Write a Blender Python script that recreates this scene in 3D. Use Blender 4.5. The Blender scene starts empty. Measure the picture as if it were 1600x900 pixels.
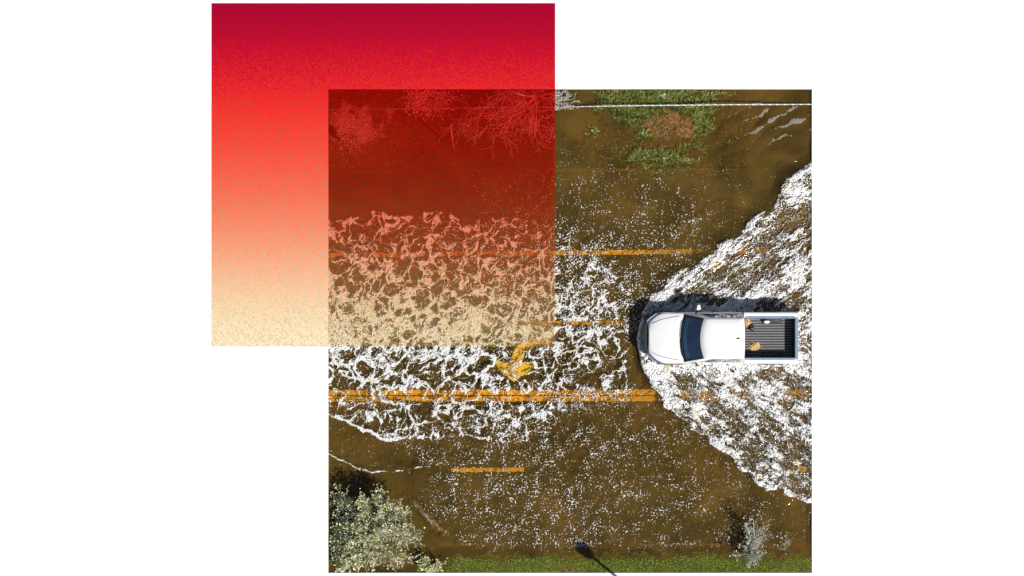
import bpy, math, random
import numpy as np
from mathutils import Vector, Matrix

random.seed(7); RNG = np.random.default_rng(11)
scene = bpy.context.scene
COL = scene.collection

# ------------------------------------------------------------------ camera, sky, sun, exposure
S = 0.0246                 # metres per photo pixel at ground level
CAM_H = 80.0
cam = bpy.data.cameras.new('camera'); cam_o = bpy.data.objects.new('camera', cam); COL.objects.link(cam_o)
cam_o.location = (0, 0, CAM_H); cam_o.rotation_euler = (0, 0, 0)
cam.sensor_width = 36.0; cam.lens = 36.0 * CAM_H / (1600 * S)
cam.clip_start = 1.0; cam.clip_end = 2000.0
scene.camera = cam_o

SUN_EL = math.radians(47.0); SUN_DX, SUN_DY = 0.77, -0.638       # horizontal direction towards the sun
world = bpy.data.worlds.new('World'); scene.world = world; world.use_nodes = True
wn = world.node_tree; wn.nodes.clear()
sky = wn.nodes.new('ShaderNodeTexSky'); sky.sky_type = 'NISHITA'; sky.sun_disc = False
sky.sun_elevation = SUN_EL; sky.sun_rotation = math.atan2(SUN_DX, SUN_DY)
bg = wn.nodes.new('ShaderNodeBackground'); bg.inputs[1].default_value = 0.05
wo = wn.nodes.new('ShaderNodeOutputWorld')
wn.links.new(sky.outputs[0], bg.inputs[0]); wn.links.new(bg.outputs[0], wo.inputs[0])
sun = bpy.data.lights.new('sun', 'SUN'); sun.energy = 4.6; sun.angle = math.radians(0.5); sun.color = (1, 0.965, 0.9)
sun_o = bpy.data.objects.new('sun', sun); COL.objects.link(sun_o)
d = Vector((SUN_DX * math.cos(SUN_EL), SUN_DY * math.cos(SUN_EL), math.sin(SUN_EL)))
sun_o.rotation_euler = d.to_track_quat('Z', 'Y').to_euler(); sun_o.location = d * 60

scene.view_settings.view_transform = 'Standard'; scene.view_settings.look = 'None'
scene.view_settings.exposure = 0.25; scene.view_settings.gamma = 1.0

# ------------------------------------------------------------------ constants of the place
ZW = -0.06          # flood water level (white ground is z = 0)
ZR = -0.26          # road surface
def P(px, py, z=0.0):
    k = S * (CAM_H - z) / CAM_H
    return Vector(((px - 800) * k, (450 - py) * k, z))
X0, X1 = (513 - 800) * S, (1268.5 - 800) * S
Y0, Y1 = (450 - 895) * S, (450 - 139.5) * S

# ------------------------------------------------------------------ helpers
def tag(o, label=None, cat=None, group=None, kind=None):
    if label: o['label'] = label
    if cat: o['category'] = cat
    if group: o['group'] = group
    if kind: o['kind'] = kind
    return o
def empty(name, loc=(0, 0, 0), rz=0.0):
    o = bpy.data.objects.new(name, None); COL.objects.link(o); o.location = loc; o.rotation_euler = (0, 0, rz)
    o.empty_display_size = 0.2
    return o
def mesh_obj(name, verts, faces, mat, parent=None, smooth=False, sharp=None):
    me = bpy.data.meshes.new(name); me.from_pydata([tuple(v) for v in verts], [], faces); me.update()
    if smooth:
        me.shade_smooth()
        if sharp: me.set_sharp_from_angle(angle=math.radians(sharp))
    if mat: me.materials.append(mat)
    o = bpy.data.objects.new(name, me); COL.objects.link(o)
    if parent: o.parent = parent
    return o
def np_mesh(name, co, quads, mat, smooth=True):
    me = bpy.data.meshes.new(name)
    me.vertices.add(len(co)); me.vertices.foreach_set('co', co.astype(np.float32).ravel())
    n = quads.shape[1]
    me.loops.add(quads.size); me.loops.foreach_set('vertex_index', quads.astype(np.int32).ravel())
    me.polygons.add(len(quads)); me.polygons.foreach_set('loop_start', np.arange(0, quads.size, n, dtype=np.int32))
    me.update(calc_edges=True); me.validate()
    if smooth: me.shade_smooth()
    me.materials.append(mat)
    return me
def add_attr(me, name, vals):
    a = me.attributes.new(name, 'FLOAT', 'POINT'); a.data.foreach_set('value', vals.astype(np.float32).ravel())
class MB:
    def __init__(s): s.v = []; s.f = []
    def add(s, vs, fs):
        b = len(s.v); s.v += [tuple(v) for v in vs]; s.f += [tuple(i + b for i in f) for f in fs]
    def box(s, x0, x1, y0, y1, z0, z1):
        s.add([(x0,y0,z0),(x1,y0,z0),(x1,y1,z0),(x0,y1,z0),(x0,y0,z1),(x1,y0,z1),(x1,y1,z1),(x0,y1,z1)],
              [(0,3,2,1),(4,5,6,7),(0,1,5,4),(1,2,6,5),(2,3,7,6),(3,0,4,7)])
    def bbox(s, x0, x1, y0, y1, z0, z1, b):           # box with chamfered edges
        a = [(x0,x1,y0,y1,z0)]
        rings = [(z0, b), (z0 + b, 0), (z1 - b, 0), (z1, b)]
        vs = []; fs = []
        for z, i in rings:
            xa, xb, ya, yb = x0 + i, x1 - i, y0 + i, y1 - i; c = b if i == 0 else b * .6
            vs += [(xa+c,ya,z),(xb-c,ya,z),(xb,ya+c,z),(xb,yb-c,z),(xb-c,yb,z),(xa+c,yb,z),(xa,yb-c,z),(xa,ya+c,z)]
        for r in range(3):
            for k in range(8):
                fs.append((r*8+k, r*8+(k+1) % 8, (r+1)*8+(k+1) % 8, (r+1)*8+k))
        fs.append(tuple(reversed(range(8)))); fs.append(tuple(range(24, 32)))
        s.add(vs, fs)
    def tube(s, pts, rads, n=6, cap=True):
        pts = [Vector(p) for p in pts]; vs = []; fs = []
        up = Vector((0, 0, 1)); prev = None
        for i, p in enumerate(pts):
            t = (pts[min(i+1, len(pts)-1)] - pts[max(i-1, 0)])
            if t.length < 1e-9: t = Vector((0, 0, 1))
            t.normalize()
            a = prev if prev is not None else (up if abs(t.z) < .9 else Vector((1, 0, 0)))
            b = a - t * a.dot(t)
            if b.length < 1e-6: b = t.orthogonal()
            b.normalize(); prev = b; c = t.cross(b)
            for k in range(n):
                an = 2 * math.pi * k / n
                vs.append(p + (b * math.cos(an) + c * math.sin(an)) * rads[i])
        for i in range(len(pts) - 1):
            for k in range(n):
                fs.append((i*n+k, i*n+(k+1) % n, (i+1)*n+(k+1) % n, (i+1)*n+k))
        if cap:
            fs.append(tuple(reversed(range(n)))); fs.append(tuple(range((len(pts)-1)*n, len(pts)*n)))
        s.add(vs, fs)
    def build(s, name, mat, parent=None, smooth=False, sharp=None):
        return mesh_obj(name, s.v, s.f, mat, parent, smooth, sharp)

# vectorised noise ---------------------------------------------------
def _hash(ix, iy, seed):
    with np.errstate(over='ignore'):
        h = (ix.astype(np.uint32) * np.uint32(374761393)) ^ (iy.astype(np.uint32) * np.uint32(668265263)) ^ np.uint32((seed * 2246822519) & 0xffffffff)
        h = (h ^ (h >> np.uint32(13))) * np.uint32(1274126177)
        h = (h ^ (h >> np.uint32(15))) * np.uint32(2246822519)
        return h ^ (h >> np.uint32(16))
def gnoise(x, y, seed):
    x = x.astype(np.float32); y = y.astype(np.float32)
    xi = np.floor(x); yi = np.floor(y); fx = x - xi; fy = y - yi
    xi = xi.astype(np.int64); yi = yi.astype(np.int64)
    u = fx*fx*fx*(fx*(fx*6-15)+10); v = fy*fy*fy*(fy*(fy*6-15)+10)
    def g(dx, dy):
        a = _hash(xi+dx, yi+dy, seed).astype(np.float32) * np.float32(2*math.pi/4294967296.0)
        return np.cos(a)*(fx-dx) + np.sin(a)*(fy-dy)
    n0 = g(0,0); n0 = n0 + u*(g(1,0)-n0); n1 = g(0,1); n1 = n1 + u*(g(1,1)-n1)
    return (n0 + v*(n1-n0)) * 1.5
def fbm(x, y, seed, o=4, gain=.5):
    r = 0; a = 1.0; f = 1.0
    for i in range(o):
        r = r + a*gnoise(x*f, y*f, seed+i*17); a *= gain; f *= 2.03
    return r
def voro(x, y, seed):
    xi = np.floor(x).astype(np.int64); yi = np.floor(y).astype(np.int64)
    f1 = np.full(x.shape, 9., np.float32); f2 = f1.copy()
    for dx in (-1, 0, 1):
        for dy in (-1, 0, 1):
            cx = xi+dx; cy = yi+dy
            jx = cx + _hash(cx, cy, seed).astype(np.float32)/4294967296.0
            jy = cy + _hash(cx, cy, seed+91).astype(np.float32)/4294967296.0
            dd = np.sqrt((jx-x)**2 + (jy-y)**2).astype(np.float32)
            m = dd < f1
            f2 = np.where(m, f1, np.minimum(f2, dd)); f1 = np.where(m, dd, f1)
    return f1, f2
def rank(a):
    q = np.quantile(a.ravel()[::37], np.linspace(0, 1, 400))
    return np.interp(a, q, np.linspace(0, 1, 400)).astype(np.float32)
def sstep(a, b, x):
    t = np.clip((x-a)/(b-a), 0, 1); return t*t*(3-2*t)

# materials ----------------------------------------------------------
def new_mat(name):
    m = bpy.data.materials.new(name); m.use_nodes = True
    nt = m.node_tree; nt.nodes.clear(); out = nt.nodes.new('ShaderNodeOutputMaterial')
    return m, nt, out
def N(nt, t, **kw):
    n = nt.nodes.new(t)
    for k, v in kw.items(): setattr(n, k, v)
    return n
def ramp(nt, fac, stops, interp='LINEAR'):
    r = N(nt, 'ShaderNodeValToRGB'); r.color_ramp.interpolation = interp
    el = r.color_ramp.elements
    while len(el) < len(stops): el.new(0.5)
    for e, (p, c) in zip(el, stops): e.position = p; e.color = (*c, 1)
    if fac is not None: nt.links.new(fac, r.inputs[0])
    return r
def simple(name, c1, c2=None, scale=6.0, rough=.7, metal=0.0, bump=0.0, coat=0.0, spec=.5, detail=4):
    m, nt, out = new_mat(name)
    b = N(nt, 'ShaderNodeBsdfPrincipled'); nt.links.new(b.outputs[0], out.inputs[0])
    b.inputs['Roughness'].default_value = rough; b.inputs['Metallic'].default_value = metal
    b.inputs['Coat Weight'].default_value = coat; b.inputs['Specular IOR Level'].default_value = spec
    tc = N(nt, 'ShaderNodeTexCoord'); no = N(nt, 'ShaderNodeTexNoise')
    no.inputs['Scale'].default_value = scale; no.inputs['Detail'].default_value = detail
    nt.links.new(tc.outputs['Object'], no.inputs['Vector'])
    r = ramp(nt, no.outputs[0], [(.35, c1), (.68, c2 or c1)])
    nt.links.new(r.outputs[0], b.inputs['Base Color'])
    if bump:
        bp = N(nt, 'ShaderNodeBump'); bp.inputs['Strength'].default_value = bump; bp.inputs['Distance'].default_value = .02
        nt.links.new(no.outputs[0], bp.inputs['Height']); nt.links.new(bp.outputs[0], b.inputs['Normal'])
    return m
def leaf_mat(name, stops, rough=.6, trans=.25):
    m, nt, out = new_mat(name)
    g = N(nt, 'ShaderNodeNewGeometry')
    r = ramp(nt, g.outputs['Random Per Island'], stops)
    b = N(nt, 'ShaderNodeBsdfPrincipled'); b.inputs['Roughness'].default_value = rough
    nt.links.new(r.outputs[0], b.inputs['Base Color'])
    t = N(nt, 'ShaderNodeBsdfTranslucent'); nt.links.new(r.outputs[0], t.inputs[0])
    mx = N(nt, 'ShaderNodeMixShader'); mx.inputs[0].default_value = trans
    nt.links.new(b.outputs[0], mx.inputs[1]); nt.links.new(t.outputs[0], mx.inputs[2]); nt.links.new(mx.outputs[0], out.inputs[0])
    return m

M = {}
M['white_ground'] = simple('white_ground', (.82, .82, .82), (.80, .80, .80), 3.0, .9, spec=.1)
M['asphalt'] = simple('asphalt', (.042, .032, .020), (.10, .066, .030), 1.1, .9, bump=.2, detail=8)
M['yellow'] = simple('yellow_paint', (.90, .50, .03), (.84, .45, .025), 5, .7, detail=8)
M['yellow_pale'] = simple('pale_yellow_paint', (.97, .74, .24), (.95, .68, .20), 5, .7, detail=8)
M['yellow_worn'] = simple('worn_yellow_paint', (.30, .13, .03), (.06, .045, .025), 2.2, .8, detail=8)
M['truck_white'] = simple('white_car_paint', (.80, .80, .80), (.78, .78, .79), 2, .22, coat=.6)
M['black_trim'] = simple('black_trim', (.012, .012, .013), (.02, .02, .022), 8, .5)
M['rubber'] = simple('rubber', (.015, .015, .015), (.03, .03, .03), 20, .85)
M['liner'] = simple('bed_liner', (.03, .032, .036), (.05, .052, .058), 12, .75, bump=.1)
M['rail'] = simple('rail_plastic_sky_tint', (.17, .24, .34), (.22, .29, .40), 7, .35)  # grey-blue base carries the sky's reflection on the plastic caps
M['liner_rib'] = simple('bed_liner_rib', (.14, .145, .15), (.19, .195, .20), 15, .6)
M['chrome'] = simple('chrome', (.6, .6, .62), (.55, .55, .58), 5, .18, metal=1.0)
M['lamp_red'] = simple('red_lens', (.35, .01, .01), (.3, .01, .01), 5, .2)
M['lamp_glass'] = simple('headlight_lens', (.10, .16, .25), (.05, .09, .16), 9, .08, coat=1.0)
M['glass'] = simple('tinted_glass', (.010, .026, .065), (.016, .038, .09), 3, .04, coat=1.0, spec=.8)
M['glass_band'] = simple('pale_glass', (.03, .10, .19), (.02, .07, .14), 6, .06, coat=1.0)
M['interior'] = simple('seat_grey', (.06, .08, .11), (.09, .11, .14), 4, .8)
M['bark_pale'] = simple('pale_bark', (.62, .59, .54), (.42, .38, .33), 9, .8)
M['bark_grey'] = simple('grey_bark', (.45, .42, .37), (.25, .22, .18), 9, .8)
M['shadow_dark'] = simple('shadow_dark', (.012, .009, .006), (.03, .022, .014), 9, .6)  # near-black colour standing for shade on the two shadow solids
M['cable'] = simple('pale_cable', (.75, .75, .75), (.6, .6, .6), 30, .5)
M['cable_dark'] = simple('dark_cable_strand', (.10, .10, .11), (.16, .16, .16), 30, .5)
M['lamp_metal'] = simple('dark_lamp_metal', (.03, .03, .03), (.05, .05, .05), 6, .5)
M['lamp_lens'] = simple('lamp_lens', (.6, .6, .55), (.5, .5, .48), 6, .3)
M['straw'] = leaf_mat('straw', [(0, (.75, .38, .08)), (.35, (.85, .62, .25)), (.65, (.45, .18, .04)), (.85, (.9, .8, .55)), (1, (.12, .06, .02))], trans=.1)
M['grass'] = leaf_mat('grass', [(0, (.03, .045, .008)), (.2, (.14, .18, .02)), (.65, (.31, .36, .055)), (.86, (.50, .50, .15)), (1, (.78, .68, .46))], trans=.3)
M['grass_lawn'] = leaf_mat('lawn_grass', [(0, (.05, .08, .008)), (.4, (.18, .255, .02)), (.8, (.34, .42, .04)), (1, (.55, .52, .15))], trans=.3)
M['leaf_olive'] = leaf_mat('olive_leaf', [(0, (.05, .06, .018)), (.25, (.36, .39, .13)), (.6, (.66, .67, .34)), (1, (.88, .86, .64))], trans=.12)
M['leaf_silver'] = leaf_mat('silver_leaf', [(0, (.05, .07, .05)), (.35, (.35, .36, .30)), (.7, (.62, .63, .58)), (.9, (.50, .52, .22)), (1, (.55, .60, .72))], trans=.15)
M['litter'] = simple('white_litter', (.7, .7, .74), (.5, .5, .55), 12, .6)
M['twig_pale'] = leaf_mat('pale_twig', [(0, (.7, .66, .6)), (.6, (.5, .46, .4)), (1, (.8, .78, .74))], trans=.05)

# terrain: brown mud, orange sand, painted bush shade, dark humus
m, nt, out = new_mat('mud'); M['mud'] = m
b = N(nt, 'ShaderNodeBsdfPrincipled'); b.inputs['Roughness'].default_value = .9; b.inputs['Specular IOR Level'].default_value = .05; nt.links.new(b.outputs[0], out.inputs[0])
tc = N(nt, 'ShaderNodeTexCoord')
n1 = N(nt, 'ShaderNodeTexNoise'); n1.inputs['Scale'].default_value = .7; n1.inputs['Detail'].default_value = 7
n2 = N(nt, 'ShaderNodeTexNoise'); n2.inputs['Scale'].default_value = 9; n2.inputs['Detail'].default_value = 6
nt.links.new(tc.outputs['Object'], n1.inputs['Vector']); nt.links.new(tc.outputs['Object'], n2.inputs['Vector'])
r1 = ramp(nt, n1.outputs[0], [(.3, (.05, .036, .018)), (.52, (.085, .058, .025)), (.75, (.19, .11, .04))])
at = N(nt, 'ShaderNodeAttribute', attribute_name='sand')
r2 = ramp(nt, n2.outputs[0], [(.3, (.08, .034, .010)), (.5, (.17, .075, .025)), (.72, (.30, .15, .06))])
mx = N(nt, 'ShaderNodeMixRGB'); nt.links.new(at.outputs['Fac'], mx.inputs[0]); nt.links.new(r1.outputs[0], mx.inputs[1]); nt.links.new(r2.outputs[0], mx.inputs[2])
at2 = N(nt, 'ShaderNodeAttribute', attribute_name='silt')
mx2 = N(nt, 'ShaderNodeMixRGB'); nt.links.new(at2.outputs['Fac'], mx2.inputs[0]); nt.links.new(mx.outputs[0], mx2.inputs[1]); mx2.inputs[2].default_value = (.21, .20, .18, 1)
at3 = N(nt, 'ShaderNodeAttribute', attribute_name='humus_shade')
mx3 = N(nt, 'ShaderNodeMixRGB'); nt.links.new(at3.outputs['Fac'], mx3.inputs[0]); nt.links.new(mx2.outputs[0], mx3.inputs[1]); mx3.inputs[2].default_value = (.018, .016, .014, 1)
nt.links.new(mx3.outputs[0], b.inputs['Base Color'])
bp = N(nt, 'ShaderNodeBump'); bp.inputs['Strength'].default_value = .6; bp.inputs['Distance'].default_value = .03
nt.links.new(n2.outputs[0], bp.inputs['Height']); nt.links.new(bp.outputs[0], b.inputs['Normal'])

# flood water: clear tinted part + suspended mud + surface gloss
m, nt, out = new_mat('flood_water'); M['water'] = m
tr = N(nt, 'ShaderNodeBsdfTransparent'); tr.inputs[0].default_value = (.96, .84, .42, 1)
df = N(nt, 'ShaderNodeBsdfDiffuse')
tc = N(nt, 'ShaderNodeTexCoord')
n1 = N(nt, 'ShaderNodeTexNoise'); n1.inputs['Scale'].default_value = .5; n1.inputs['Detail'].default_value = 6; n1.inputs['Distortion'].default_value = .8
nt.links.new(tc.outputs['Object'], n1.inputs['Vector'])
r1 = ramp(nt, n1.outputs[0], [(.3, (.075, .047, .010)), (.5, (.13, .080, .017)), (.7, (.22, .125, .026))])
nt.links.new(r1.outputs[0], df.inputs[0])
at = N(nt, 'ShaderNodeAttribute', attribute_name='turbid')
mx = N(nt, 'ShaderNodeMixShader'); nt.links.new(at.outputs['Fac'], mx.inputs[0])
nt.links.new(tr.outputs[0], mx.inputs[1]); nt.links.new(df.outputs[0], mx.inputs[2])
gl = N(nt, 'ShaderNodeBsdfGlossy'); gl.inputs['Roughness'].default_value = .07; gl.inputs[0].default_value = (1, 1, 1, 1)
n3 = N(nt, 'ShaderNodeTexNoise'); n3.inputs['Scale'].default_value = 5; n3.inputs['Detail'].default_value = 5
nt.links.new(tc.outputs['Object'], n3.inputs['Vector'])
bp = N(nt, 'ShaderNodeBump'); bp.inputs['Strength'].default_value = .6; bp.inputs['Distance'].default_value = .06
nt.links.new(n3.outputs[0], bp.inputs['Height']); nt.links.new(bp.outputs[0], gl.inputs['Normal'])
fr = N(nt, 'ShaderNodeFresnel'); fr.inputs[0].default_value = 1.33; nt.links.new(bp.outputs[0], fr.inputs['Normal'])
mg = N(nt, 'ShaderNodeMixShader'); nt.links.new(fr.outputs[0], mg.inputs[0]); nt.links.new(mx.outputs[0], mg.inputs[1]); nt.links.new(gl.outputs[0], mg.inputs[2])
nt.links.new(mg.outputs[0], out.inputs[0])

# foam
def foam_mat(name, k):
    m, nt, out = new_mat(name)
    b = N(nt, 'ShaderNodeBsdfPrincipled'); b.inputs['Roughness'].default_value = .7; b.inputs['Specular IOR Level'].default_value = .3
    tc = N(nt, 'ShaderNodeTexCoord')
    n1 = N(nt, 'ShaderNodeTexNoise'); n1.inputs['Scale'].default_value = 1.6; n1.inputs['Detail'].default_value = 6
    nt.links.new(tc.outputs['Object'], n1.inputs['Vector'])
    r1 = ramp(nt, n1.outputs[0], [(.42, (k, k, k*1.01)), (.60, (k*.98, k*.97, k*.93)), (.72, (k*.90, k*.80, k*.54))])
    nt.links.new(r1.outputs[0], b.inputs['Base Color'])
    at = N(nt, 'ShaderNodeAttribute', attribute_name='thick')
    tr = N(nt, 'ShaderNodeBsdfTransparent'); tr.inputs[0].default_value = (.97, .95, .88, 1)
    mx = N(nt, 'ShaderNodeMixShader'); nt.links.new(at.outputs['Fac'], mx.inputs[0]); nt.links.new(tr.outputs[0], mx.inputs[1]); nt.links.new(b.outputs[0], mx.inputs[2])
    nt.links.new(mx.outputs[0], out.inputs[0])
    return m
M['foam'] = foam_mat('wake_foam', .76); M['foam_lace'] = foam_mat('lace_foam', .66)

# tinted film of the square panel
def film():
    m, nt, out = new_mat('tinted_film')
    tc = N(nt, 'ShaderNodeTexCoord'); sp = N(nt, 'ShaderNodeSeparateXYZ'); nt.links.new(tc.outputs['Generated'], sp.inputs[0])
    n0 = N(nt, 'ShaderNodeTexNoise'); n0.inputs['Scale'].default_value = 3; nt.links.new(tc.outputs['Generated'], n0.inputs['Vector'])
    # grain: one random value for each tiny cell of the film
    vm = N(nt, 'ShaderNodeVectorMath', operation='SCALE'); vm.inputs['Scale'].default_value = 1 / .05; nt.links.new(tc.outputs['Object'], vm.inputs[0])
    fl = N(nt, 'ShaderNodeVectorMath', operation='FLOOR'); nt.links.new(vm.outputs[0], fl.inputs[0])
    wnz = N(nt, 'ShaderNodeTexWhiteNoise', noise_dimensions='2D'); nt.links.new(fl.outputs[0], wnz.inputs['Vector'])
    def s2l(c): return tuple(((x/255)/12.92 if x/255 < .04045 else ((x/255+.055)/1.055)**2.4) for x in c)
    cols = [(0.0, (254, 243, 212)), (.08, (253, 235, 200)), (.17, (252, 216, 178)), (.27, (251, 186, 146)), (.38, (248, 148, 116)), (.5, (246, 114, 88)),
            (.64, (243, 76, 64)), (.77, (236, 46, 47)), (.83, (210, 24, 54)), (1.0, (168, 12, 58))]
    ma = N(nt, 'ShaderNodeMath', operation='MULTIPLY_ADD'); ma.inputs[1].default_value = .20; nt.links.new(wnz.outputs['Value'], ma.inputs[0])
    sb = N(nt, 'ShaderNodeMath', operation='SUBTRACT'); nt.links.new(sp.outputs['Y'], sb.inputs[0]); sb.inputs[1].default_value = .10
    nt.links.new(sb.outputs[0], ma.inputs[2])
    rt = ramp(nt, ma.outputs[0], [(p, tuple(math.sqrt(min(1, v)) for v in s2l(c))) for p, c in cols])
    rd = ramp(nt, ma.outputs[0], [(p, tuple(v*f for v, f in zip(s2l(c), (.95, .72, .45) if p < .25 else (1.0, .36, .20) if p < .4 else (1.05, .22, .14)))) for p, c in cols])
    gr = N(nt, 'ShaderNodeMapRange'); nt.links.new(wnz.outputs['Value'], gr.inputs[0]); gr.inputs[3].default_value = .84; gr.inputs[4].default_value = 1.07
    mt = N(nt, 'ShaderNodeVectorMath', operation='SCALE'); nt.links.new(rt.outputs[0], mt.inputs[0]); nt.links.new(gr.outputs[0], mt.inputs['Scale'])
    tr = N(nt, 'ShaderNodeBsdfTransparent'); nt.links.new(mt.outputs[0], tr.inputs[0])
    gd = N(nt, 'ShaderNodeMapRange'); nt.links.new(wnz.outputs['Value'], gd.inputs[0]); gd.inputs[3].default_value = .55; gd.inputs[4].default_value = 1.15
    md = N(nt, 'ShaderNodeVectorMath', operation='SCALE'); nt.links.new(rd.outputs[0], md.inputs[0]); nt.links.new(gd.outputs[0], md.inputs['Scale'])
    df = N(nt, 'ShaderNodeBsdfDiffuse'); nt.links.new(md.outputs[0], df.inputs[0])
    mx = N(nt, 'ShaderNodeMixShader'); mx.inputs[0].default_value = .165
    nt.links.new(tr.outputs[0], mx.inputs[1]); nt.links.new(df.outputs[0], mx.inputs[2]); nt.links.new(mx.outputs[0], out.inputs[0])
    return m
M['film'] = film()
m, nt, out = new_mat('clear_sheet'); M['clear'] = m
tr = N(nt, 'ShaderNodeBsdfTransparent'); tr.inputs[0].default_value = (.995, .995, .995, 1); nt.links.new(tr.outputs[0], out.inputs[0])

# ------------------------------------------------------------------ white ground around the sunken flooded square
B = 400.0; e = .004
gx0, gx1, gy0, gy1 = X0 - e, X1 + e, Y0 - e, Y1 + e
gv = [(-B,-B,0),(B,-B,0),(B,B,0),(-B,B,0),(gx0,gy0,0),(gx1,gy0,0),(gx1,gy1,0),(gx0,gy1,0),
      (gx0,gy0,-.8),(gx1,gy0,-.8),(gx1,gy1,-.8),(gx0,gy1,-.8)]
gf = [(0,1,5,4),(1,2,6,5),(2,3,7,6),(3,0,4,7),(4,5,9,8),(5,6,10,9),(6,7,11,10),(7,4,8,11),(8,9,10,11)]
ground = mesh_obj('ground', gv, gf, M['white_ground']); tag(ground, kind='structure')

# ------------------------------------------------------------------ grids
def grid(n):
    xs = np.linspace(X0, X1, n, dtype=np.float32); ys = np.linspace(Y0, Y1, n, dtype=np.float32)
    gx, gy = np.meshgrid(xs, ys); return gx, gy
def pxy(gx, gy, z=ZW):
    k = S * (CAM_H - z) / CAM_H
    return gx / k + 800, 450 - gy / k
def quads_of(n):
    i = np.arange(n*n).reshape(n, n)
    return np.stack([i[:-1,:-1], i[:-1,1:], i[1:,1:], i[1:,:-1]], -1).reshape(-1, 4)
def blob(u, v, cx, cy, rx, ry): return np.exp(-(((u-cx)/rx)**2 + ((v-cy)/ry)**2))
def segdist(u, v, pts):
    dmin = np.full(u.shape, 1e6, np.float32)
    for (ax, ay), (bx, by) in zip(pts[:-1], pts[1:]):
        dx, dy = bx-ax, by-ay; t = np.clip(((u-ax)*dx + (v-ay)*dy)/(dx*dx+dy*dy), 0, 1)
        dmin = np.minimum(dmin, np.hypot(u-ax-t*dx, v-ay-t*dy))
    return dmin

# terrain ------------------------------------------------------------
def terrain_z(u, v):
    w = 6*fbm(u/60, v/60, 3, 3)
    z = np.full(u.shape, ZW - .27, np.float32)
    z += .29*sstep(846, 880, v + w)*sstep(630, 720, u)                                    # lower verge
    z += .17*sstep(275, 215, v + w)                                    # upper verge, under shallow water
    isl = blob(u, v, 1035, 160, 62, 45) + .8*blob(u, v, 1055, 200, 48, 34)
    z += .125*np.clip(isl*1.1 + .16*fbm(u/14, v/14, 12, 3), 0, 1)
    z += .09*np.clip(blob(u, v, 560, 195, 80, 50)*1.4, 0, 1)
    z += .06*blob(u, v, 700, 165, 60, 25)
    z += .22*np.exp(-(segdist(u, v, [(636, 770), (652, 792), (672, 812), (690, 831)])/9)**2)
    z += .03*fbm(u/25, v/25, 8, 3)
    return np.minimum(z, -.012)
n = 260
gx, gy = grid(n); u, v = pxy(gx, gy)
z = terrain_z(u, v)
z = np.where((v > 285) & (v < 835) , np.minimum(z, ZW - .23) , z)
silt_d = segdist(u, v, [(634, 768), (652, 792), (672, 812), (691, 832)])
silt = np.clip(1.25*np.exp(-(silt_d/6.0)**2)*(.7 + .6*gnoise(u/5, v/9, 4)), 0, 1)*sstep(765, 790, v)
z += (ZW + .02 - z)*np.clip(silt*1.2, 0, 1)*(v > 755)*(u < 720)
me = np_mesh('terrain', np.stack([gx, gy, z], -1).reshape(-1, 3), quads_of(n), M['mud'])
sand = np.clip(1.3*blob(u, v, 1050, 195, 46, 32) + .5*blob(u, v, 1060, 240, 60, 14) + .9*blob(u, v, 890, 893, 17, 9) + .35*blob(u, v, 935, 200, 16, 80)
               + .5*blob(u, v, 1190, 175, 80, 18) + .4*blob(u, v, 620, 230, 90, 40), 0, 1)
humus_shade = np.clip(1.2*blob(u, v, 968, 205, 18, 22) + 1.1*blob(u, v, 900, 252, 12, 13) + .9*blob(u, v, 955, 255, 22, 16) + .7*blob(u, v, 1180, 850, 70, 25) + .6*blob(u, v, 1060, 862, 90, 7) + .5*fbm(u/30, v/24, 6, 4), 0, 1)  # wide blob at the silver bush paints its dark shadow into the ground
add_attr(me, 'humus_shade', humus_shade); add_attr(me, 'sand', sand); add_attr(me, 'silt', silt)
terrain = bpy.data.objects.new('terrain', me); COL.objects.link(terrain); tag(terrain, kind='structure')

# road slab + markings -------------------------------------------------
a, bq = P(513, 858, ZR), P(1268.5, 262, ZR)
rb = MB(); rb.box(X0 + .002, X1 - .002, a.y, bq.y, -.70, ZR)
road = rb.build('road', M['asphalt']); tag(road, kind='structure')
def strip(name, px0, px1, py, wpx, mat, tilt=0.0, label=None, seg=24):
    vs = []; fs = []
    for i in range(seg + 1):
        t = i/seg; px = px0 + (px1-px0)*t; c = py + tilt*(px-891)
        h = wpx/2*(1 + .12*math.sin(i*2.3 + py) + .05*math.sin(i*5.1))
        pa = P(px, c - h, ZR + .004); pb = P(px, c + h, ZR + .004)
        x = min(max(pa.x, X0 + .004), X1 - .004)
        vs += [(x, pa.y, pa.z), (x, pb.y, pb.z)]
    for i in range(seg): fs.append((2*i, 2*i+1, 2*i+3, 2*i+2))
    o = mesh_obj(name, vs, fs, mat, road)
    if label: o['label'] = label
    return o
strip('lane_line', 512, 1270, 395, 6.8, M['yellow'], -.010, 'long solid yellow line on the side of the turning lane beyond the truck')
strip('lane_line', 512, 640, 505, 7, M['yellow'], -.004)
strip('lane_line', 760, 1000, 505, 7, M['yellow'], -.004, 'broken yellow line ahead of the truck')
strip('lane_line', 512, 1270, 613.0, 8.0, M['yellow'], -.001, 'yellow centre line of the close pair, on the truck side')
strip('lane_line', 512, 1270, 623.0, 8.0, M['yellow'], -.001, 'yellow centre line of the close pair, on the lawn side')
strip('lane_line', 705, 819, 733, 6.6, M['yellow'], -.008, 'short yellow dash seen alone through clear water')
strip('lane_line', 1185, 1270, 733, 7, M['yellow'], 0)
for pa, pb in ((512, 640), (700, 760), (866, 992), (1070, 1118)):
    strip('edge_line', pa, pb, 266, 3.6, M['yellow_worn'], -.006, seg=10)
for pa, pb in ((690, 800), (940, 1070), (1085, 1140)):
    strip('edge_line', pa, pb, 851, 3.2, M['yellow_worn'], 0, seg=10)
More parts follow.
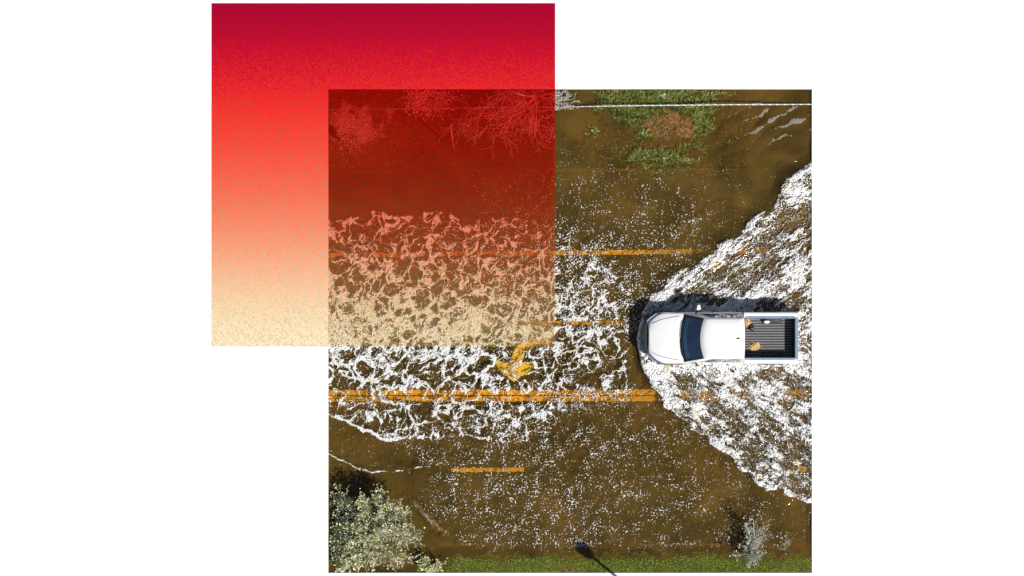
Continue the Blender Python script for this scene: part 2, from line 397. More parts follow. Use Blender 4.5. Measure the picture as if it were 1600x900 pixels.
# curved turn arrow
outer = [(862,526),(845,526),(830,529),(817,534),(808,541),(802,550),(799,560),(798,568)]
inner = [(860,539),(846,537),(836,539),(829,543),(823,548),(819,555),(817,562),(816,566)]
vs = []; fs = []
for o_, i_ in zip(outer, inner): vs += [P(*o_, ZR+.004), P(*i_, ZR+.004)]
for i in range(len(outer)-1): fs.append((2*i, 2*i+1, 2*i+3, 2*i+2))
k = len(vs); vs += [P(770,562,ZR+.004), P(798,568,ZR+.004), P(816,566,ZR+.004), P(843,566,ZR+.004), P(803,597,ZR+.004), P(780,577,ZR+.004), P(824,582,ZR+.004)]
fs += [(k, k+5, k+1), (k+1, k+5, k+4), (k+1, k+4, k+2), (k+2, k+4, k+6), (k+2, k+6, k+3)]
arrow = mesh_obj('turn_arrow', vs, fs, M['yellow_pale'], road); arrow['label'] = 'pale yellow curved turn arrow painted on the road'

# ------------------------------------------------------------------ water surface and foam
WT_X = [990, 998, 1004, 1012, 1025, 1040, 1080, 1130, 1160, 1172, 1200, 1214, 1222, 1270]
WT_Y = [560, 505, 488, 470, 455, 440, 412, 380, 362, 345, 325, 305, 288, 257]
WB_X = [990, 998, 1004, 1015, 1035, 1065, 1100, 1135, 1165, 1200, 1270]
WB_Y = [500, 552, 575, 597, 628, 655, 685, 715, 742, 765, 787]
def wake_depth(u, v):
    wob = 8*gnoise(u/26, v/26, 21) + 3*gnoise(u/11, v/11, 23) + 1.6*gnoise(u/5, v/5, 22)
    return np.minimum((v - np.interp(u, WT_X, WT_Y))*.78, (np.interp(u, WB_X, WB_Y) - v)*.80) + wob
CREST2 = [(1140, 484), (1185, 455), (1225, 425), (1270, 396)]
CREST3 = [(1105, 585), (1150, 602), (1190, 632), (1230, 660), (1270, 686)]
def base_height(u, v):
    """water level with swells, wake crests and chop"""
    z = .012*fbm(u/40, v/28, 31, 4)
    dw = wake_depth(u, v); ins = sstep(-4, 10, dw)
    z = z + .075*np.exp(-((dw-11)/14)**2) - .02*np.exp(-((dw+18)/14)**2)
    z = z + .08*np.exp(-(segdist(u, v, CREST2)/12)**2) + .08*np.exp(-(segdist(u, v, CREST3)/12)**2)
    tr = np.maximum(np.maximum(1002-u, u-1244), np.maximum(488-v, v-568))
    z = z + ins*.09*np.exp(-(np.clip(tr, 0, 99)/12)**2)
    z = z + ins*.04*fbm(u/16, v/13, 33, 4)
    # ripples on the upper right
    rr = blob(u, v, 1195, 210, 90, 60)
    z = z + rr*.012*np.sin((v*.85 + u*.62)/4.2 + 2.5*gnoise(u/40, v/40, 35))
    edge = np.minimum(np.minimum(u-513, 1268.5-u), np.minimum(v-139.5, 895-v))
    return z
n = 460
gx, gy = grid(n); u, v = pxy(gx, gy)
zb = ZW + base_height(u, v)
wm = np_mesh('water', np.stack([gx, gy, zb], -1).reshape(-1, 3), quads_of(n), M['water'])
turb = .22 + .22*sstep(440, 290, v) + .16*sstep(690, 800, v) + .10*gnoise(u/90, v/60, 41) + .25*blob(u, v, 1150, 500, 150, 120)
turb -= .12*blob(u, v, 820, 570, 130, 90) + .16*blob(u, v, 1040, 190, 120, 70)
turb -= .45*np.exp(-(silt_d.mean()*0 + segdist(u, v, [(634, 768), (691, 832)])/9)**2)
add_attr(wm, 'turbid', np.clip(turb, .10, .85))
water = bpy.data.objects.new('water', wm); COL.objects.link(water); tag(water, kind='structure')

n = 1300
gx, gy = grid(n); u, v = pxy(gx, gy)
# --- lace texture: warped ridges of several sizes, broken by finer noise
wx = u + 9*gnoise(u/30, v/30, 51) + 4*gnoise(u/11, v/11, 52) + 1.6*gnoise(u/5, v/5, 55); wy = v + 9*gnoise(u/30, v/30, 53) + 4*gnoise(u/11, v/11, 54) + 1.6*gnoise(u/5, v/5, 56)
ca, sa = math.cos(math.radians(38)), math.sin(math.radians(38))
ru = (wx*ca - wy*sa)/1.4; rv = (wx*sa + wy*ca)
f1, f2 = voro(ru/27, rv/27, 61)
fine = gnoise(u/3.4, v/3.4, 63); fine2 = gnoise(u/1.9, v/1.9, 64)
fl = fbm(u/14, v/14, 65, 3)
ra = np.abs(gnoise(ru/25, rv/25, 66)); rb_ = np.abs(gnoise(ru/12, rv/12, 67))
env = rank(-np.minimum(np.minimum(ra*1.1, (f2-f1)*.70 + .03), rb_ + .08) + .09*fl + .05*gnoise(u/48, v/22, 58))          # broad filaments
worm = rank(-np.minimum(np.abs(gnoise(wx/5.6, wy/5.6, 68)), np.abs(gnoise(u/3.0, v/3.0, 69))*.8 + .06) + .10*fine2)   # fine curls that make them up
# --- speckle texture
spk = rank(gnoise(u/2.1, v/2.1, 71) + .60*gnoise(u/3.7, v/3.7, 72) + .25*gnoise(u/1.4, v/1.4, 75) + .42*gnoise(u/13, v/13, 73))
# --- wake texture: streaks that run along the arms of the wake, torn into curls
sv = np.where(v < 528, v + .72*u, v - .62*u)
sw = sv + 5*gnoise(u/24, v/24, 87) + 2*gnoise(u/9, v/9, 88)
st = gnoise(u/30, sw/8.0, 81) + .7*gnoise(u/15, sw/3.6, 82)
envw = rank(.42*st + .55*fbm(u/34, v/26, 83, 3) - 1.1*np.minimum(np.abs(gnoise(wx/15, wy/13, 84)), np.abs(gnoise(wx/8, wy/7, 89)) + .08))
wr = np.minimum(np.abs(gnoise(wx/5.0, wy/4.4, 85)), np.abs(gnoise(u/2.7, v/2.7, 86))*.8 + .06)

# --- coverage maps
top = np.interp(u, [513, 560, 590, 610, 650, 685, 705, 730, 760, 830, 867, 930, 985], [346, 338, 328, 338, 338, 327, 335, 350, 338, 335, 345, 372, 395]) + 3*gnoise(u/14, v*0+3, 91)
bot = np.interp(u, [513, 540, 575, 605, 625, 650, 680, 720, 740, 780, 830, 900, 985], [650, 660, 676, 690, 688, 683, 687, 680, 684, 690, 688, 655, 640]) + 3*gnoise(u/14, v*0+9, 92)
low = fbm(u/55, v/38, 95, 3)
cl = np.interp(v, [320, 345, 385, 430, 465, 485, 510, 545, 570, 600, 640, 690], [.26, .30, .26, .40, .46, .68, .76, .62, .44, .36, .26, .20])
fx = np.interp(u, [513, 740, 860, 880, 930, 990], [1.0, .97, .82, .60, .53, .48])
cl = (cl + .06)*fx + .12*low
cl += .22*blob(u, v, 930, 516, 60, 9) - .55*np.exp(-((v-504.5)/4.5)**2)*sstep(775, 800, u) - .36*blob(u, v, 806, 572, 26, 22) - .5*np.exp(-(segdist(u, v, [(858, 533), (835, 534), (818, 542), (808, 555)])/9)**2) - .12*np.exp(-((v-618)/9)**2) - .25*np.exp(-((v-395)/5)**2)*(u > 850)
ein = np.minimum(v - top, bot - v)
soft = np.interp(u, [513, 740, 800, 900], [2.5, 3, 14, 34])
cl = cl*sstep(0, 1, ein/soft)*sstep(992, 978, u + 3*fl)
# bright rims of the spreading sheet
rim_t = np.exp(-((v-top-2)/2.6)**2)*sstep(760, 700, u)*.62*(.8 + .8*gnoise(u/20, v/50, 96))
rim_b = np.exp(-((v-bot+2)/2.8)**2)*np.interp(u, [513, 600, 720, 840, 860], [.75, .85, .55, .35, 0])*(.9 + .7*gnoise(u/22, v/50, 97))
thin = [(513, 709), (530, 718), (545, 724), (560, 732), (575, 737), (600, 737), (625, 735), (650, 731), (672, 728)]
thin_d = segdist(u, v + 1.5*gnoise(u/9, v/9, 98), thin)
rim_c = np.exp(-(thin_d/1.1)**2)*np.interp(u, [513, 590, 610, 680], [.75, .75, .5, .35])
rim_d = np.exp(-(segdist(u, v + 2.5*gnoise(u/9, v/9, 99), [(513, 412), (545, 406), (560, 400), (580, 408), (610, 396), (635, 388), (670, 397), (720, 394)])/2.4)**2)*.45
rim_e = np.exp(-(segdist(u, v, [(531, 578), (536, 586), (548, 590), (562, 592), (590, 597)])/2.6)**2)*.85
rim = np.clip(np.maximum.reduce([rim_t, rim_b, rim_c, rim_d, rim_e]), 0, .93)
cl = np.maximum(cl, 0)
cl = 1 - (1-np.clip(cl, 0, .95))*(1-rim)
# speckles
cs = np.zeros_like(u)
lowreg = sstep(0, 26, (u - np.interp(v, [690, 735, 790, 835, 860], [600, 662, 640, 690, 730])))*sstep(868, 846, v)*sstep(660, 700, v)
cs += lowreg*np.interp(u, [640, 720, 900, 1000, 1100, 1200, 1270], [.07, .115, .115, .085, .065, .045, .03])
upreg = np.interp(v, [200, 240, 290, 340, 400, 440], [0, .018, .055, .085, .115, .12])*(v < 520)
cs += upreg*np.interp(u, [513, 680, 740, 860, 960, 1060, 1120, 1180], [0, .02, .45, 1, 1, .72, .45, .15])
cs += .055*sstep(-10, 20, ein)*(u < 990) + .06*((v > 600) & (v < 690) & (u > 760) & (u < 1120))
cs += .018*((u < 640) & (v > 660) & (v < 740)) + .06*blob(u, v, 1060, 355, 40, 40)
cs *= 1.1*np.clip(1 + .9*fbm(u/38, v/30, 101, 3), .1, 2.2)
# wake
dw = wake_depth(u, v)
trd = np.maximum(np.maximum(1002-u, u-1244), np.maximum(488-v, v-568))
def arm(pts, side, wi, wo):          # a crest: sharp outer side, long fade inwards
    dd = segdist(u, v, pts); t_ = np.where((v - np.interp(u, [p[0] for p in pts], [p[1] for p in pts]))*side > 0, wi, wo)
    return np.exp(-(dd/t_)**2)*(u > pts[0][0] - 14)
cw = .40 + .52*np.exp(-(np.clip(dw-5, 0, 99)/(10 + 16*sstep(1180, 1060, u)))**2) + .48*np.exp(-(np.clip(trd, 0, 200)/17)**2)
cw += .46*arm(CREST2, 1, 20, 8) + .46*arm(CREST3, -1, 18, 8) + .12*low
for (bx, by, rx, ry, am) in [(1232, 342, 42, 16, .55), (1200, 408, 24, 10, .35), (1165, 425, 18, 8, .3), (1090, 440, 22, 9, .2), (1230, 480, 26, 10, .15), (1255, 375, 20, 12, .25), (1240, 700, 38, 12, .38), (1195, 650, 22, 18, .20), (1155, 612, 16, 7, .42),
                             (1256, 613, 22, 6, .35), (1240, 733, 35, 4, .25), (1258, 535, 12, 14, .35), (1160, 440, 20, 10, .3), (1130, 660, 30, 16, .15), (1190, 480, 26, 10, .55), (1110, 474, 26, 6, .35), (1075, 482, 22, 5, .3)]:
    cw -= am*blob(u, v, bx, by, rx, ry)
# the lacier lower right corner
cw -= .06*sstep(600, 660, v)
cw = np.clip(cw, .06, .97)
cl = cl*sstep(3, -6, dw); cs = cs*sstep(3, -6, dw)
c_loc = np.where(cl > .02, np.clip(.46 + (env - (1-cl))*2.0, 0, .96), 0)*sstep(.0, .12, cl)
w_loc = np.clip(.56 + (envw - (1-cw))*1.35, .24, .99)*sstep(-1.0, 2.5, dw)
worm_w = rank(-wr + .08*fine2 + .05*st)
m_l = worm - (1-c_loc); m_s = spk - (1-cs); m_w = worm_w - (1-w_loc)
cs = cs*(1 - .75*np.exp(-((v-504.5)/5)**2)*(u > 780)*(u < 995))
m_r = (np.maximum(rim_b*sstep(640, 600, u), np.maximum(rim_c, rim_e)) + .10*fine - .52)*.35
rip = np.sin((v*.85 + u*.42)/2.7 + 2.5*gnoise(u/40, v/40, 35) + 1.2*gnoise(u/14, v/14, 36))
m_glint = np.where(blob(u, v, 1205, 195, 62, 34) > .3, (.6*rip + .5*gnoise(u/30, v/12, 37) + .2*fine - .76 + .34*blob(u, v, 1215, 185, 50, 24))*.12, -1)  # thin pale film drawn where ripples would glint with sky
mask = np.maximum(np.maximum(np.maximum(m_l, m_r), np.where(cs > .004, m_s*1.6, -1)), np.where(dw > -1, m_w, -1))
mask = np.maximum(mask, m_glint)
mask = np.where((u > 1012) & (u < 1238) & (v > 496) & (v < 562), -1, mask)            # under the truck
h = np.where(mask > 0, .028*np.tanh(mask*9), np.maximum(mask*.5, -.03))
inw = sstep(0, 6, dw)*(mask > 0); mw = np.clip(m_w*4, 0, 1)
h = h + inw*(.060*np.clip(m_w, 0, 1) + mw*(.009*fine + .005*fine2 + .014*st + .026*(.12 - np.minimum(wr, .24))/.12*.5))
h = h + (1-inw)*(mask > 0)*np.clip(m_l*5, 0, 1)*(.012*fine + .010*fine2)
thick = np.where((m_glint > 0) & (m_l < 0) & (m_s < 0), .26, np.clip(.25 + np.where(dw > 0, .45*w_loc**2, 0) + mask*np.where(dw > 0, 2.6, 5.0) + .25*fine2, .18, 1))
zf = ZW + base_height(u, v) + h
dry = terrain_z(u, v) > ZW + .0
keepv = (mask > -.05) & ~dry
q = quads_of(n)
kq = keepv.ravel()[q]
keep = (mask.ravel()[q] > -.001).any(1) & ~(dry.ravel()[q].any(1))
wake_q = (dw.ravel()[q] > -3).any(1)
co = np.stack([gx, gy, zf], -1).reshape(-1, 3)
def sub_mesh(name, sel, mat):
    qq = q[sel]; used, inv = np.unique(qq.ravel(), return_inverse=True)
    me = np_mesh(name, co[used], inv.reshape(-1, 4), mat); add_attr(me, 'thick', thick.ravel()[used]); return me
o = bpy.data.objects.new('wake_foam', sub_mesh('wake_foam', keep & wake_q, M['foam'])); COL.objects.link(o)
tag(o, 'churned white foam spreading in a wedge from the driving pickup truck', 'foam', kind='stuff')
o = bpy.data.objects.new('lace_foam', sub_mesh('lace_foam', keep & ~wake_q, M['foam_lace'])); COL.objects.link(o)
tag(o, 'lacy white foam and bubbles drifting on the brown floodwater ahead of the truck, plus drawn glints on ripples', 'foam', kind='stuff')
print('foam quads', int(keep.sum()))

# ------------------------------------------------------------------ translucent square panel
pz = .010
k0 = P(330.5, 541.5, pz); k1 = P(867.5, 5, pz)
cx, cy = (k0.x+k1.x)/2, (k0.y+k1.y)/2; hx, hy = (k1.x-k0.x)/2, (k1.y-k0.y)/2
pv = [(-hx,-hy,0.001),(hx,-hy,0.001),(hx,hy,0.001),(-hx,hy,0.001),(-hx,-hy,pz),(hx,-hy,pz),(hx,hy,pz),(-hx,hy,pz)]
panel = mesh_obj('tinted_panel', pv, [(4,5,6,7),(0,3,2,1),(0,1,5,4),(1,2,6,5),(2,3,7,6),(3,0,4,7)], M['film'])
panel.data.materials.append(M['clear'])
for i, p in enumerate(panel.data.polygons): p.material_index = 0 if i == 0 else 1
panel.location = (cx, cy, 0)
tag(panel, 'large square translucent sheet fading from crimson through red to grainy cream', 'panel')

# ------------------------------------------------------------------ pickup truck
def make_truck():
    T = empty('pickup_truck')
    tag(T, 'white crew cab pickup truck with open ribbed cargo bed ploughing through floodwater', 'pickup truck')
    W = .985
    def halfw(x):
        return float(np.interp(x, [-3, 2.16, 2.34, 2.52, 2.66, 2.76], [W, W, .955, .84, .70, .585]))
    # lower body: hood, fenders, doors up to the belt line
    xs = [2.76, 2.73, 2.66, 2.56, 2.44, 2.30, 2.05, 1.8, 1.62, 1.50, 1.1, .6, .1, -.4, -.80]
    rings = []
    for x in xs:
        w = halfw(x)
        zt = float(np.interp(x, [-1, 1.45, 1.62, 2.3, 2.62, 2.73, 2.76], [1.20, 1.20, 1.19, 1.15, 1.10, 1.07, 1.03]))
        cr = .035 if x > 1.55 else 0.0
        half = [(w*.80, .36), (w-.03, .42), (w, .62), (w+.005, .86), (w-.012, zt-.12), (w-.06, zt-.03), (w-.15, zt), (w*.62, zt+cr*.6), (w*.3, zt+cr), (0, zt+cr)]
        rings.append([(x, y, zz) for y, zz in half] + [(x, -y, zz) for y, zz in reversed(half[:-1])])
    n_ = len(rings[0]); mb = MB()
    vs = [p for r in rings for p in r]; fs = []
    for i in range(len(rings)-1):
        for k in range(n_-1):
            fs.append((i*n_+k, i*n_+k+1, (i+1)*n_+k+1, (i+1)*n_+k))
    fs.append(tuple(range(n_))); fs.append(tuple(reversed(range((len(rings)-1)*n_, len(rings)*n_))))
    mb.add(vs, fs)
    body = mb.build('body', M['truck_white'], T, True, 35)
    # seams between hood and fenders, doors (thin dark gaskets proud of the skin)
    def seam(pts, r=.007, par=body):
        s = MB(); s.tube(pts, [r]*len(pts), 4); return s.build('panel_gap', M['black_trim'], par)
    for sg in (1, -1):
        seam([(2.62, sg*.56, 1.118), (2.3, sg*.70, 1.170), (1.9, sg*.79, 1.185), (1.60, sg*.84, 1.196)], .008)
        for x in (1.38, .33, -.62):
            seam([(x, sg*(W+.004), .50), (x, sg*(W+.006), .86), (x, sg*(W-.010), 1.08)], .006)
        for x in (.50, -.45):
            hb = MB(); hb.bbox(x-.10, x+.10, min(sg*(W+.0), sg*(W+.035)), max(sg*W, sg*(W+.035)), .98, 1.01, .008); hb.build('door_handle', M['truck_white'], T)
    # front bumper, grille, headlights
    def arc_strip(x_off, wmax, z0, z1, depth, nn=14):
        vs = []; fs = []
        for i in range(nn+1):
            y = -wmax + 2*wmax*i/nn
            xf = 2.93 - .07*(abs(y)/.62)**2.2 - .42*max(0, (abs(y)-.58))/.36 + x_off
            vs += [(xf, y, z0), (xf, y, z1), (xf-depth, y, z1), (xf-depth, y, z0)]
        for i in range(nn):
            for k in range(4): fs.append((i*4+k, i*4+(k+1) % 4, (i+1)*4+(k+1) % 4, (i+1)*4+k))
        fs.append((3,2,1,0)); fs.append((nn*4, nn*4+1, nn*4+2, nn*4+3))
        return vs, fs
    m_ = MB(); m_.add(*arc_strip(.0, .93, .42, .64, .22)); m_.build('front_bumper', M['truck_white'], T, True, 40)
    m_ = MB(); m_.add(*arc_strip(-.005, .575, .655, .985, .22)); gr = m_.build('grille', M['black_trim'], T, True, 40)
    for zz in (.72, .80, .88, .96):
        m_ = MB(); m_.add(*arc_strip(-.001, .54, zz, zz+.02, .06)); m_.build('grille_bar', M['liner'], gr, True, 40)
    m_ = MB(); m_.tube([(2.925, 0, .86), (2.945, 0, .86)], [.07, .065], 14); m_.build('emblem', M['chrome'], gr)
    for sg in (1, -1):
        pts_f = [(2.86, .59), (2.76, .70), (2.62, .82), (2.44, .925), (2.30, .972)]
        vs = []; fs = []
        for i, (x, y) in enumerate(pts_f):
            zt = 1.045 + .02*i
            vs += [(x+.015, sg*(y+.02), .84), (x+.02, sg*(y+.022), zt-.06), (x-.04, sg*(y-.035), zt+.012), (x-.10, sg*(y-.10), .86)]
        for i in range(len(pts_f)-1):
            for k in range(4): fs.append((i*4+k, i*4+(k+1) % 4, (i+1)*4+(k+1) % 4, (i+1)*4+k))
        fs.append((3,2,1,0)); e_ = (len(pts_f)-1)*4; fs.append((e_, e_+1, e_+2, e_+3))
        hl = mesh_obj('headlight', vs, fs, M['lamp_glass'], T)
        m_ = MB(); m_.tube([(2.82, sg*.635, 1.062), (2.66, sg*.80, 1.085), (2.46, sg*.925, 1.112)], [.010]*3, 5); m_.build('light_strip', M['truck_white'], hl)
    # greenhouse ------------------------------------------------------
    def ring(xf, xr, hw, zz, bul, nf=12, nsd=10, c=.10):
        pts = []
        for i in range(nf+1):                                   # front, from +y to -y
            y = hw*(1-2*i/nf); pts.append((xf + bul*(1-(y/hw)**2), y, zz))
        for i in range(1, nsd+1): pts.append((xf + (xr-xf)*i/nsd, -hw, zz))
        for i in range(1, nf+1): pts.append((xr - .03*(1-((1-2*i/nf))**2), -hw + 2*hw*i/nf, zz))
        for i in range(1, nsd): pts.append((xr + (xf-xr)*i/nsd, hw, zz))
        return pts
    R = [ring(1.40, -.84, .930, 1.19, .20), ring(.70, -.80, .770, 1.79, .15), ring(.64, -.78, .735, 1.845, .14), ring(.56, -.73, .68, 1.875, .12), ring(.40, -.6, .5, 1.895, .08), ring(.2, -.3, .2, 1.905, .04)]
    nn = len(R[0]); vs = [p for r in R for p in r]; fs = []
    for i in range(len(R)-1):
        for k in range(nn): fs.append((i*nn+k, i*nn+(k+1) % nn, (i+1)*nn+(k+1) % nn, (i+1)*nn+k))
    fs.append(tuple(range((len(R)-1)*nn, len(R)*nn)))
    fs = [tuple(reversed(f)) for f in fs]
    cab = mesh_obj('cab', vs, fs, M['truck_white'], T, True, 40)
    def patch(name, ia, ib, ta, tb, mat, off, parent, sub=1):
        vs = []; fs = []; idx = np.linspace(ia, ib, int(round(abs(ib-ia)*2))+1)
        def pt(i, t):
            i0 = int(math.floor(i)) % nn; i1 = (i0+1) % nn; f = i - math.floor(i)
            lo = Vector(R[0][i0]).lerp(Vector(R[0][i1]), f); hi = Vector(R[1][i0]).lerp(Vector(R[1][i1]), f)
            return lo.lerp(hi, t)
        ts = np.linspace(ta, tb, 5)
        for i in idx:
            for t in ts:
                p = pt(i, t); q1 = pt(i+.3, t) - pt(i-.3, t); q2 = pt(i, t+.02) - pt(i, t-.02)
                nrm = q1.cross(q2).normalized()
                if nrm.dot(p - Vector((.1, 0, 1.2))) < 0: nrm.negate()
                vs.append(p + nrm*off)
        L = len(ts)
        for a in range(len(idx)-1):
            for bb in range(L-1): fs.append((a*L+bb, a*L+bb+1, (a+1)*L+bb+1, (a+1)*L+bb))
        nv = len(vs); back = [Vector(v)*1.0 for v in vs]
        cen = Vector((.1, 0, 1.3))
        vs += [v + (cen-v).normalized()*.012 for v in back]; fs += [tuple(i+nv for i in reversed(f)) for f in fs]
        return mesh_obj(name, vs, fs, mat, parent, True, 40)
    wsf = patch('windshield_frame', .15, 11.85, -.02, .985, M['black_trim'], .006, T)
    wsh = patch('windshield', .75, 11.25, .17, .95, M['glass'], .012, T)
    bd = patch('windshield_band', 1.0, 11.0, .19, .36, M['glass_band'], .0135, wsh)
    nf, nsd = 12, 10
    for k, (a0, a1) in enumerate([(nf+2.3, nf+5.6), (nf+6.0, nf+9.4)]):
        patch('side_window', a0, a1, .10, .90, M['glass'], .009, T)
    for k, (a0, a1) in enumerate([(2*nf+nsd+.6, 2*nf+nsd+4.0), (2*nf+nsd+4.4, 2*nf+nsd+7.7)]):
        patch('side_window', a0, a1, .10, .90, M['glass'], .009, T)
    patch('rear_window', nf+nsd+1.2, nf+nsd+nf-1.2, .18, .86, M['glass'], .010, T)
    # wipers, dash objects seen through the glass edge, antenna, brake lamp
    for y0, y1 in ((.72, .08), (.02, -.60)):
        s = MB(); pts = []
        for i in range(6):
            t = i/5; y = y0 + (y1-y0)*t; x = 1.40 + .20*(1-(y/.93)**2) - .06 - .05*t
            pts.append((x + .02, y, 1.19 + (1.42 + .2*(1-(y/.93)**2) - x)*.80 + .035))
        s.tube(pts, [.012]*6, 5); s.build('wiper', M['black_trim'], T)
    s = MB(); s.bbox(-.62, -.50, -.022, .022, 1.885, 1.925, .008); s.build('roof_antenna', M['black_trim'], T)
    # mirrors
    for sg in (1, -1):
        m_ = MB(); pts = [(.98, sg*.93, 1.20), (.93, sg*1.05, 1.23), (.88, sg*1.10, 1.25)]
        m_.tube(pts, [.035, .03, .03], 6); mir = m_.build('mirror', M['black_trim'], T, True, 50)
        c = [(.96, 1.06), (.93, 1.25), (.83, 1.27), (.80, 1.08)]
        vs = [(x, sg*y, zz) for zz in (1.16, 1.36) for x, y in c] + [(x*.98+.012, sg*(y*.98+.02), 1.39) for x, y in c]
        fs = [(0,1,2,3)] + [(i, (i+1) % 4, 4+(i+1) % 4, 4+i) for i in range(4)] + [(4+i, 4+(i+1) % 4, 8+(i+1) % 4, 8+i) for i in range(4)] + [(8,9,10,11)]
        mesh_obj('mirror_shell', vs, fs, M['truck_white'], mir, True, 50)
    # cargo bed ---------------------------------------------------------
    xb0, xb1 = -.86, -2.80
    for sg in (1, -1):
        prof = [(.955, .42), (W, .62), (W+.005, .9), (W-.004, 1.18), (W-.03, 1.255), (W-.08, 1.275), (.80, 1.275), (.77, 1.255), (.765, .80)]
        vs = []; fs = []
        xx = [xb0, -1.2, -1.6, -2.0, -2.4, -2.74, -2.89]
        for x in xx: vs += [(x, sg*y, zz) for y, zz in prof]
        L = len(prof)
        for i in range(len(xx)-1):
            for k in range(L): fs.append((i*L+k, i*L+(k+1) % L, (i+1)*L+(k+1) % L, (i+1)*L+k))
        fs.append(tuple(range(L))); fs.append(tuple(reversed(range((len(xx)-1)*L, len(xx)*L))))
        sd = mesh_obj('bed_side', vs, fs, M['truck_white'], T, True, 40)
        m_ = MB(); m_.bbox(xb1+.03, xb0-.04, min(sg*.745, sg*.83), max(sg*.745, sg*.83), 1.268, 1.290, .006); m_.build('rail_cap', M['rail'], sd)
        # wheel housing inside the bed
        m_ = MB(); vs = []; fs = []
        for i in range(9):
            an = math.pi*i/8
            vs += [(-1.95 + .44*math.cos(an), sg*.764, .80 + .20*math.sin(an)), (-1.95 + .40*math.cos(an), sg*.60, .80 + .19*math.sin(an)), (-1.95 + .36*math.cos(an), sg*.57, .80 + .14*math.sin(an))]
        for i in range(8):
            for k in range(2): fs.append((i*3+k, i*3+k+1, i*3+k+4, i*3+k+3))
        fs.append(tuple(i*3+2 for i in range(9)))
        mesh_obj('wheel_housing', vs, fs, M['liner'], T, True, 50)
    m_ = MB(); m_.box(xb1, xb0, -.764, .764, .70, .80); floor = m_.build('bed_floor', M['liner'], T)
    for i in range(15):
        y = -.70 + 1.40*i/14
        m_ = MB(); m_.bbox(xb1+.05, xb0-.05, y-.026, y+.026, .799, .818, .006); m_.build('bed_rib', M['liner_rib'], floor)
    m_ = MB(); m_.bbox(xb0-.03, xb0+.03, -.764, .764, .72, 1.27, .01); m_.build('bed_front_wall', M['liner'], T)
    m_ = MB(); m_.bbox(-2.91, -2.80, -.80, .80, .62, 1.272, .02); tg = m_.build('tailgate', M['truck_white'], T, False)
    m_ = MB(); m_.bbox(-2.90, -2.785, -.79, .79, 1.268, 1.292, .008); m_.build('tailgate_cap', M['rail'], tg)
    m_ = MB(); m_.bbox(-2.805, -2.79, -.755, .755, .80, 1.24, .004); m_.build('tailgate_liner', M['liner'], tg)
    m_ = MB(); m_.bbox(-2.93, -2.905, -.12, .12, 1.00, 1.10, .008); m_.build('tailgate_handle', M['black_trim'], tg)
    for sg in (1, -1):
        m_ = MB(); m_.bbox(-2.912, -2.86, min(sg*.82, sg*.975), max(sg*.82, sg*.975), .82, 1.18, .012); m_.build('tail_light', M['lamp_red'], T)
    m_ = MB(); m_.bbox(-2.96, -2.85, -.95, .95, .45, .62, .03); m_.build('rear_bumper', M['chrome'], T)
    # wheels --------------------------------------------------------------
    for x in (1.86, -1.95):
        for sg in (1, -1):
            m_ = MB(); y0, y1 = sg*.70, sg*.99
            m_.tube([(x, y0, .40), (x, y0+sg*.03, .40), (x, y1-sg*.03, .40), (x, y1, .40)], [.36, .40, .40, .36], 24)
            wh = m_.build('wheel', M['rubber'], T, True, 40)
            m_ = MB(); m_.tube([(x, y1-sg*.02, .40), (x, y1+sg*.006, .40)], [.25, .23], 18); m_.build('rim', M['chrome'], wh)
    for x in (1.86, -1.95):
        for sg in (1, -1):
            m_ = MB(); m_.tube([(x + .50*math.cos(math.pi*i/10), sg*.985, .40 + .47*math.sin(math.pi*i/10)) for i in range(11)], [.045]*11, 6); m_.build('wheel_arch', M['black_trim'], T, True)
    m_ = MB(); m_.box(-2.7, 2.5, -.68, .68, .30, .46); m_.build('chassis', M['black_trim'], T)
    return T
truck = make_truck()
tp = P(1126.5, 528.0, .75); truck.location = (tp.x, tp.y, ZR); truck.rotation_euler = (0, 0, math.pi)

# cargo: two heaps of dry leaves and a small black bag
def leaf_heap(name, px, py, rad, nl, label, group=None):
    z0 = ZR + .80 + .02; c = P(px, py, z0)
    co_ = []; fs = []
    for i in range(nl):
        r = rad*math.sqrt(random.random()); an = random.random()*6.283; h_ = (1-(r/rad)**1.5)*.13*random.random()
        p = Vector((c.x + r*math.cos(an)*1.15, c.y + r*math.sin(an), z0 + .012 + h_))
        a_ = random.random()*6.283; l = random.uniform(.03, .075); w = l*random.uniform(.3, .7)
        t = Vector((math.cos(a_), math.sin(a_), random.uniform(-.4, .4)))*l; s_ = Vector((-math.sin(a_), math.cos(a_), random.uniform(-.5, .5)))*w
        b0 = len(co_); co_ += [p-t, p+s_*.6, p+t, p-s_*.6]; fs.append((b0, b0+1, b0+2, b0+3))
    for v_ in co_: v_.z = max(v_.z, z0 - .001)
    o = mesh_obj(name, co_, fs, M['straw']); tag(o, label, 'leaf heap', group); return o
leaf_heap('leaf_heap', 1179, 541, .17, 160, 'heap of dry orange leaves in the middle of the truck bed')
leaf_heap('leaf_heap', 1168, 504, .13, 100, 'small heap of dry yellow leaves in the corner of the truck bed by the cab')
def blob_mesh(name, c, rx, ry, rz, mat, seed, amp=.18, nu=14, nv=8):
    vs = []; fs = []; r_ = random.Random(seed); ph = [r_.random()*6.28 for _ in range(6)]
    for j in range(nv+1):
        th = math.pi*j/nv
        for i in range(nu):
            an = 2*math.pi*i/nu
            k = 1 + amp*(math.sin(3*an+ph[0]+th*2) + math.sin(5*an+ph[1]-th) + .7*math.sin(7*th+ph[2]))*.5
            vs.append((c[0]+rx*k*math.sin(th)*math.cos(an), c[1]+ry*k*math.sin(th)*math.sin(an), max(c[2]+rz*k*math.cos(th), c[2]-rz*.95)))
    for j in range(nv):
        for i in range(nu): fs.append((j*nu+i, (j+1)*nu+i, (j+1)*nu+(i+1) % nu, j*nu+(i+1) % nu))
    return mesh_obj(name, vs, fs, mat, None, True)
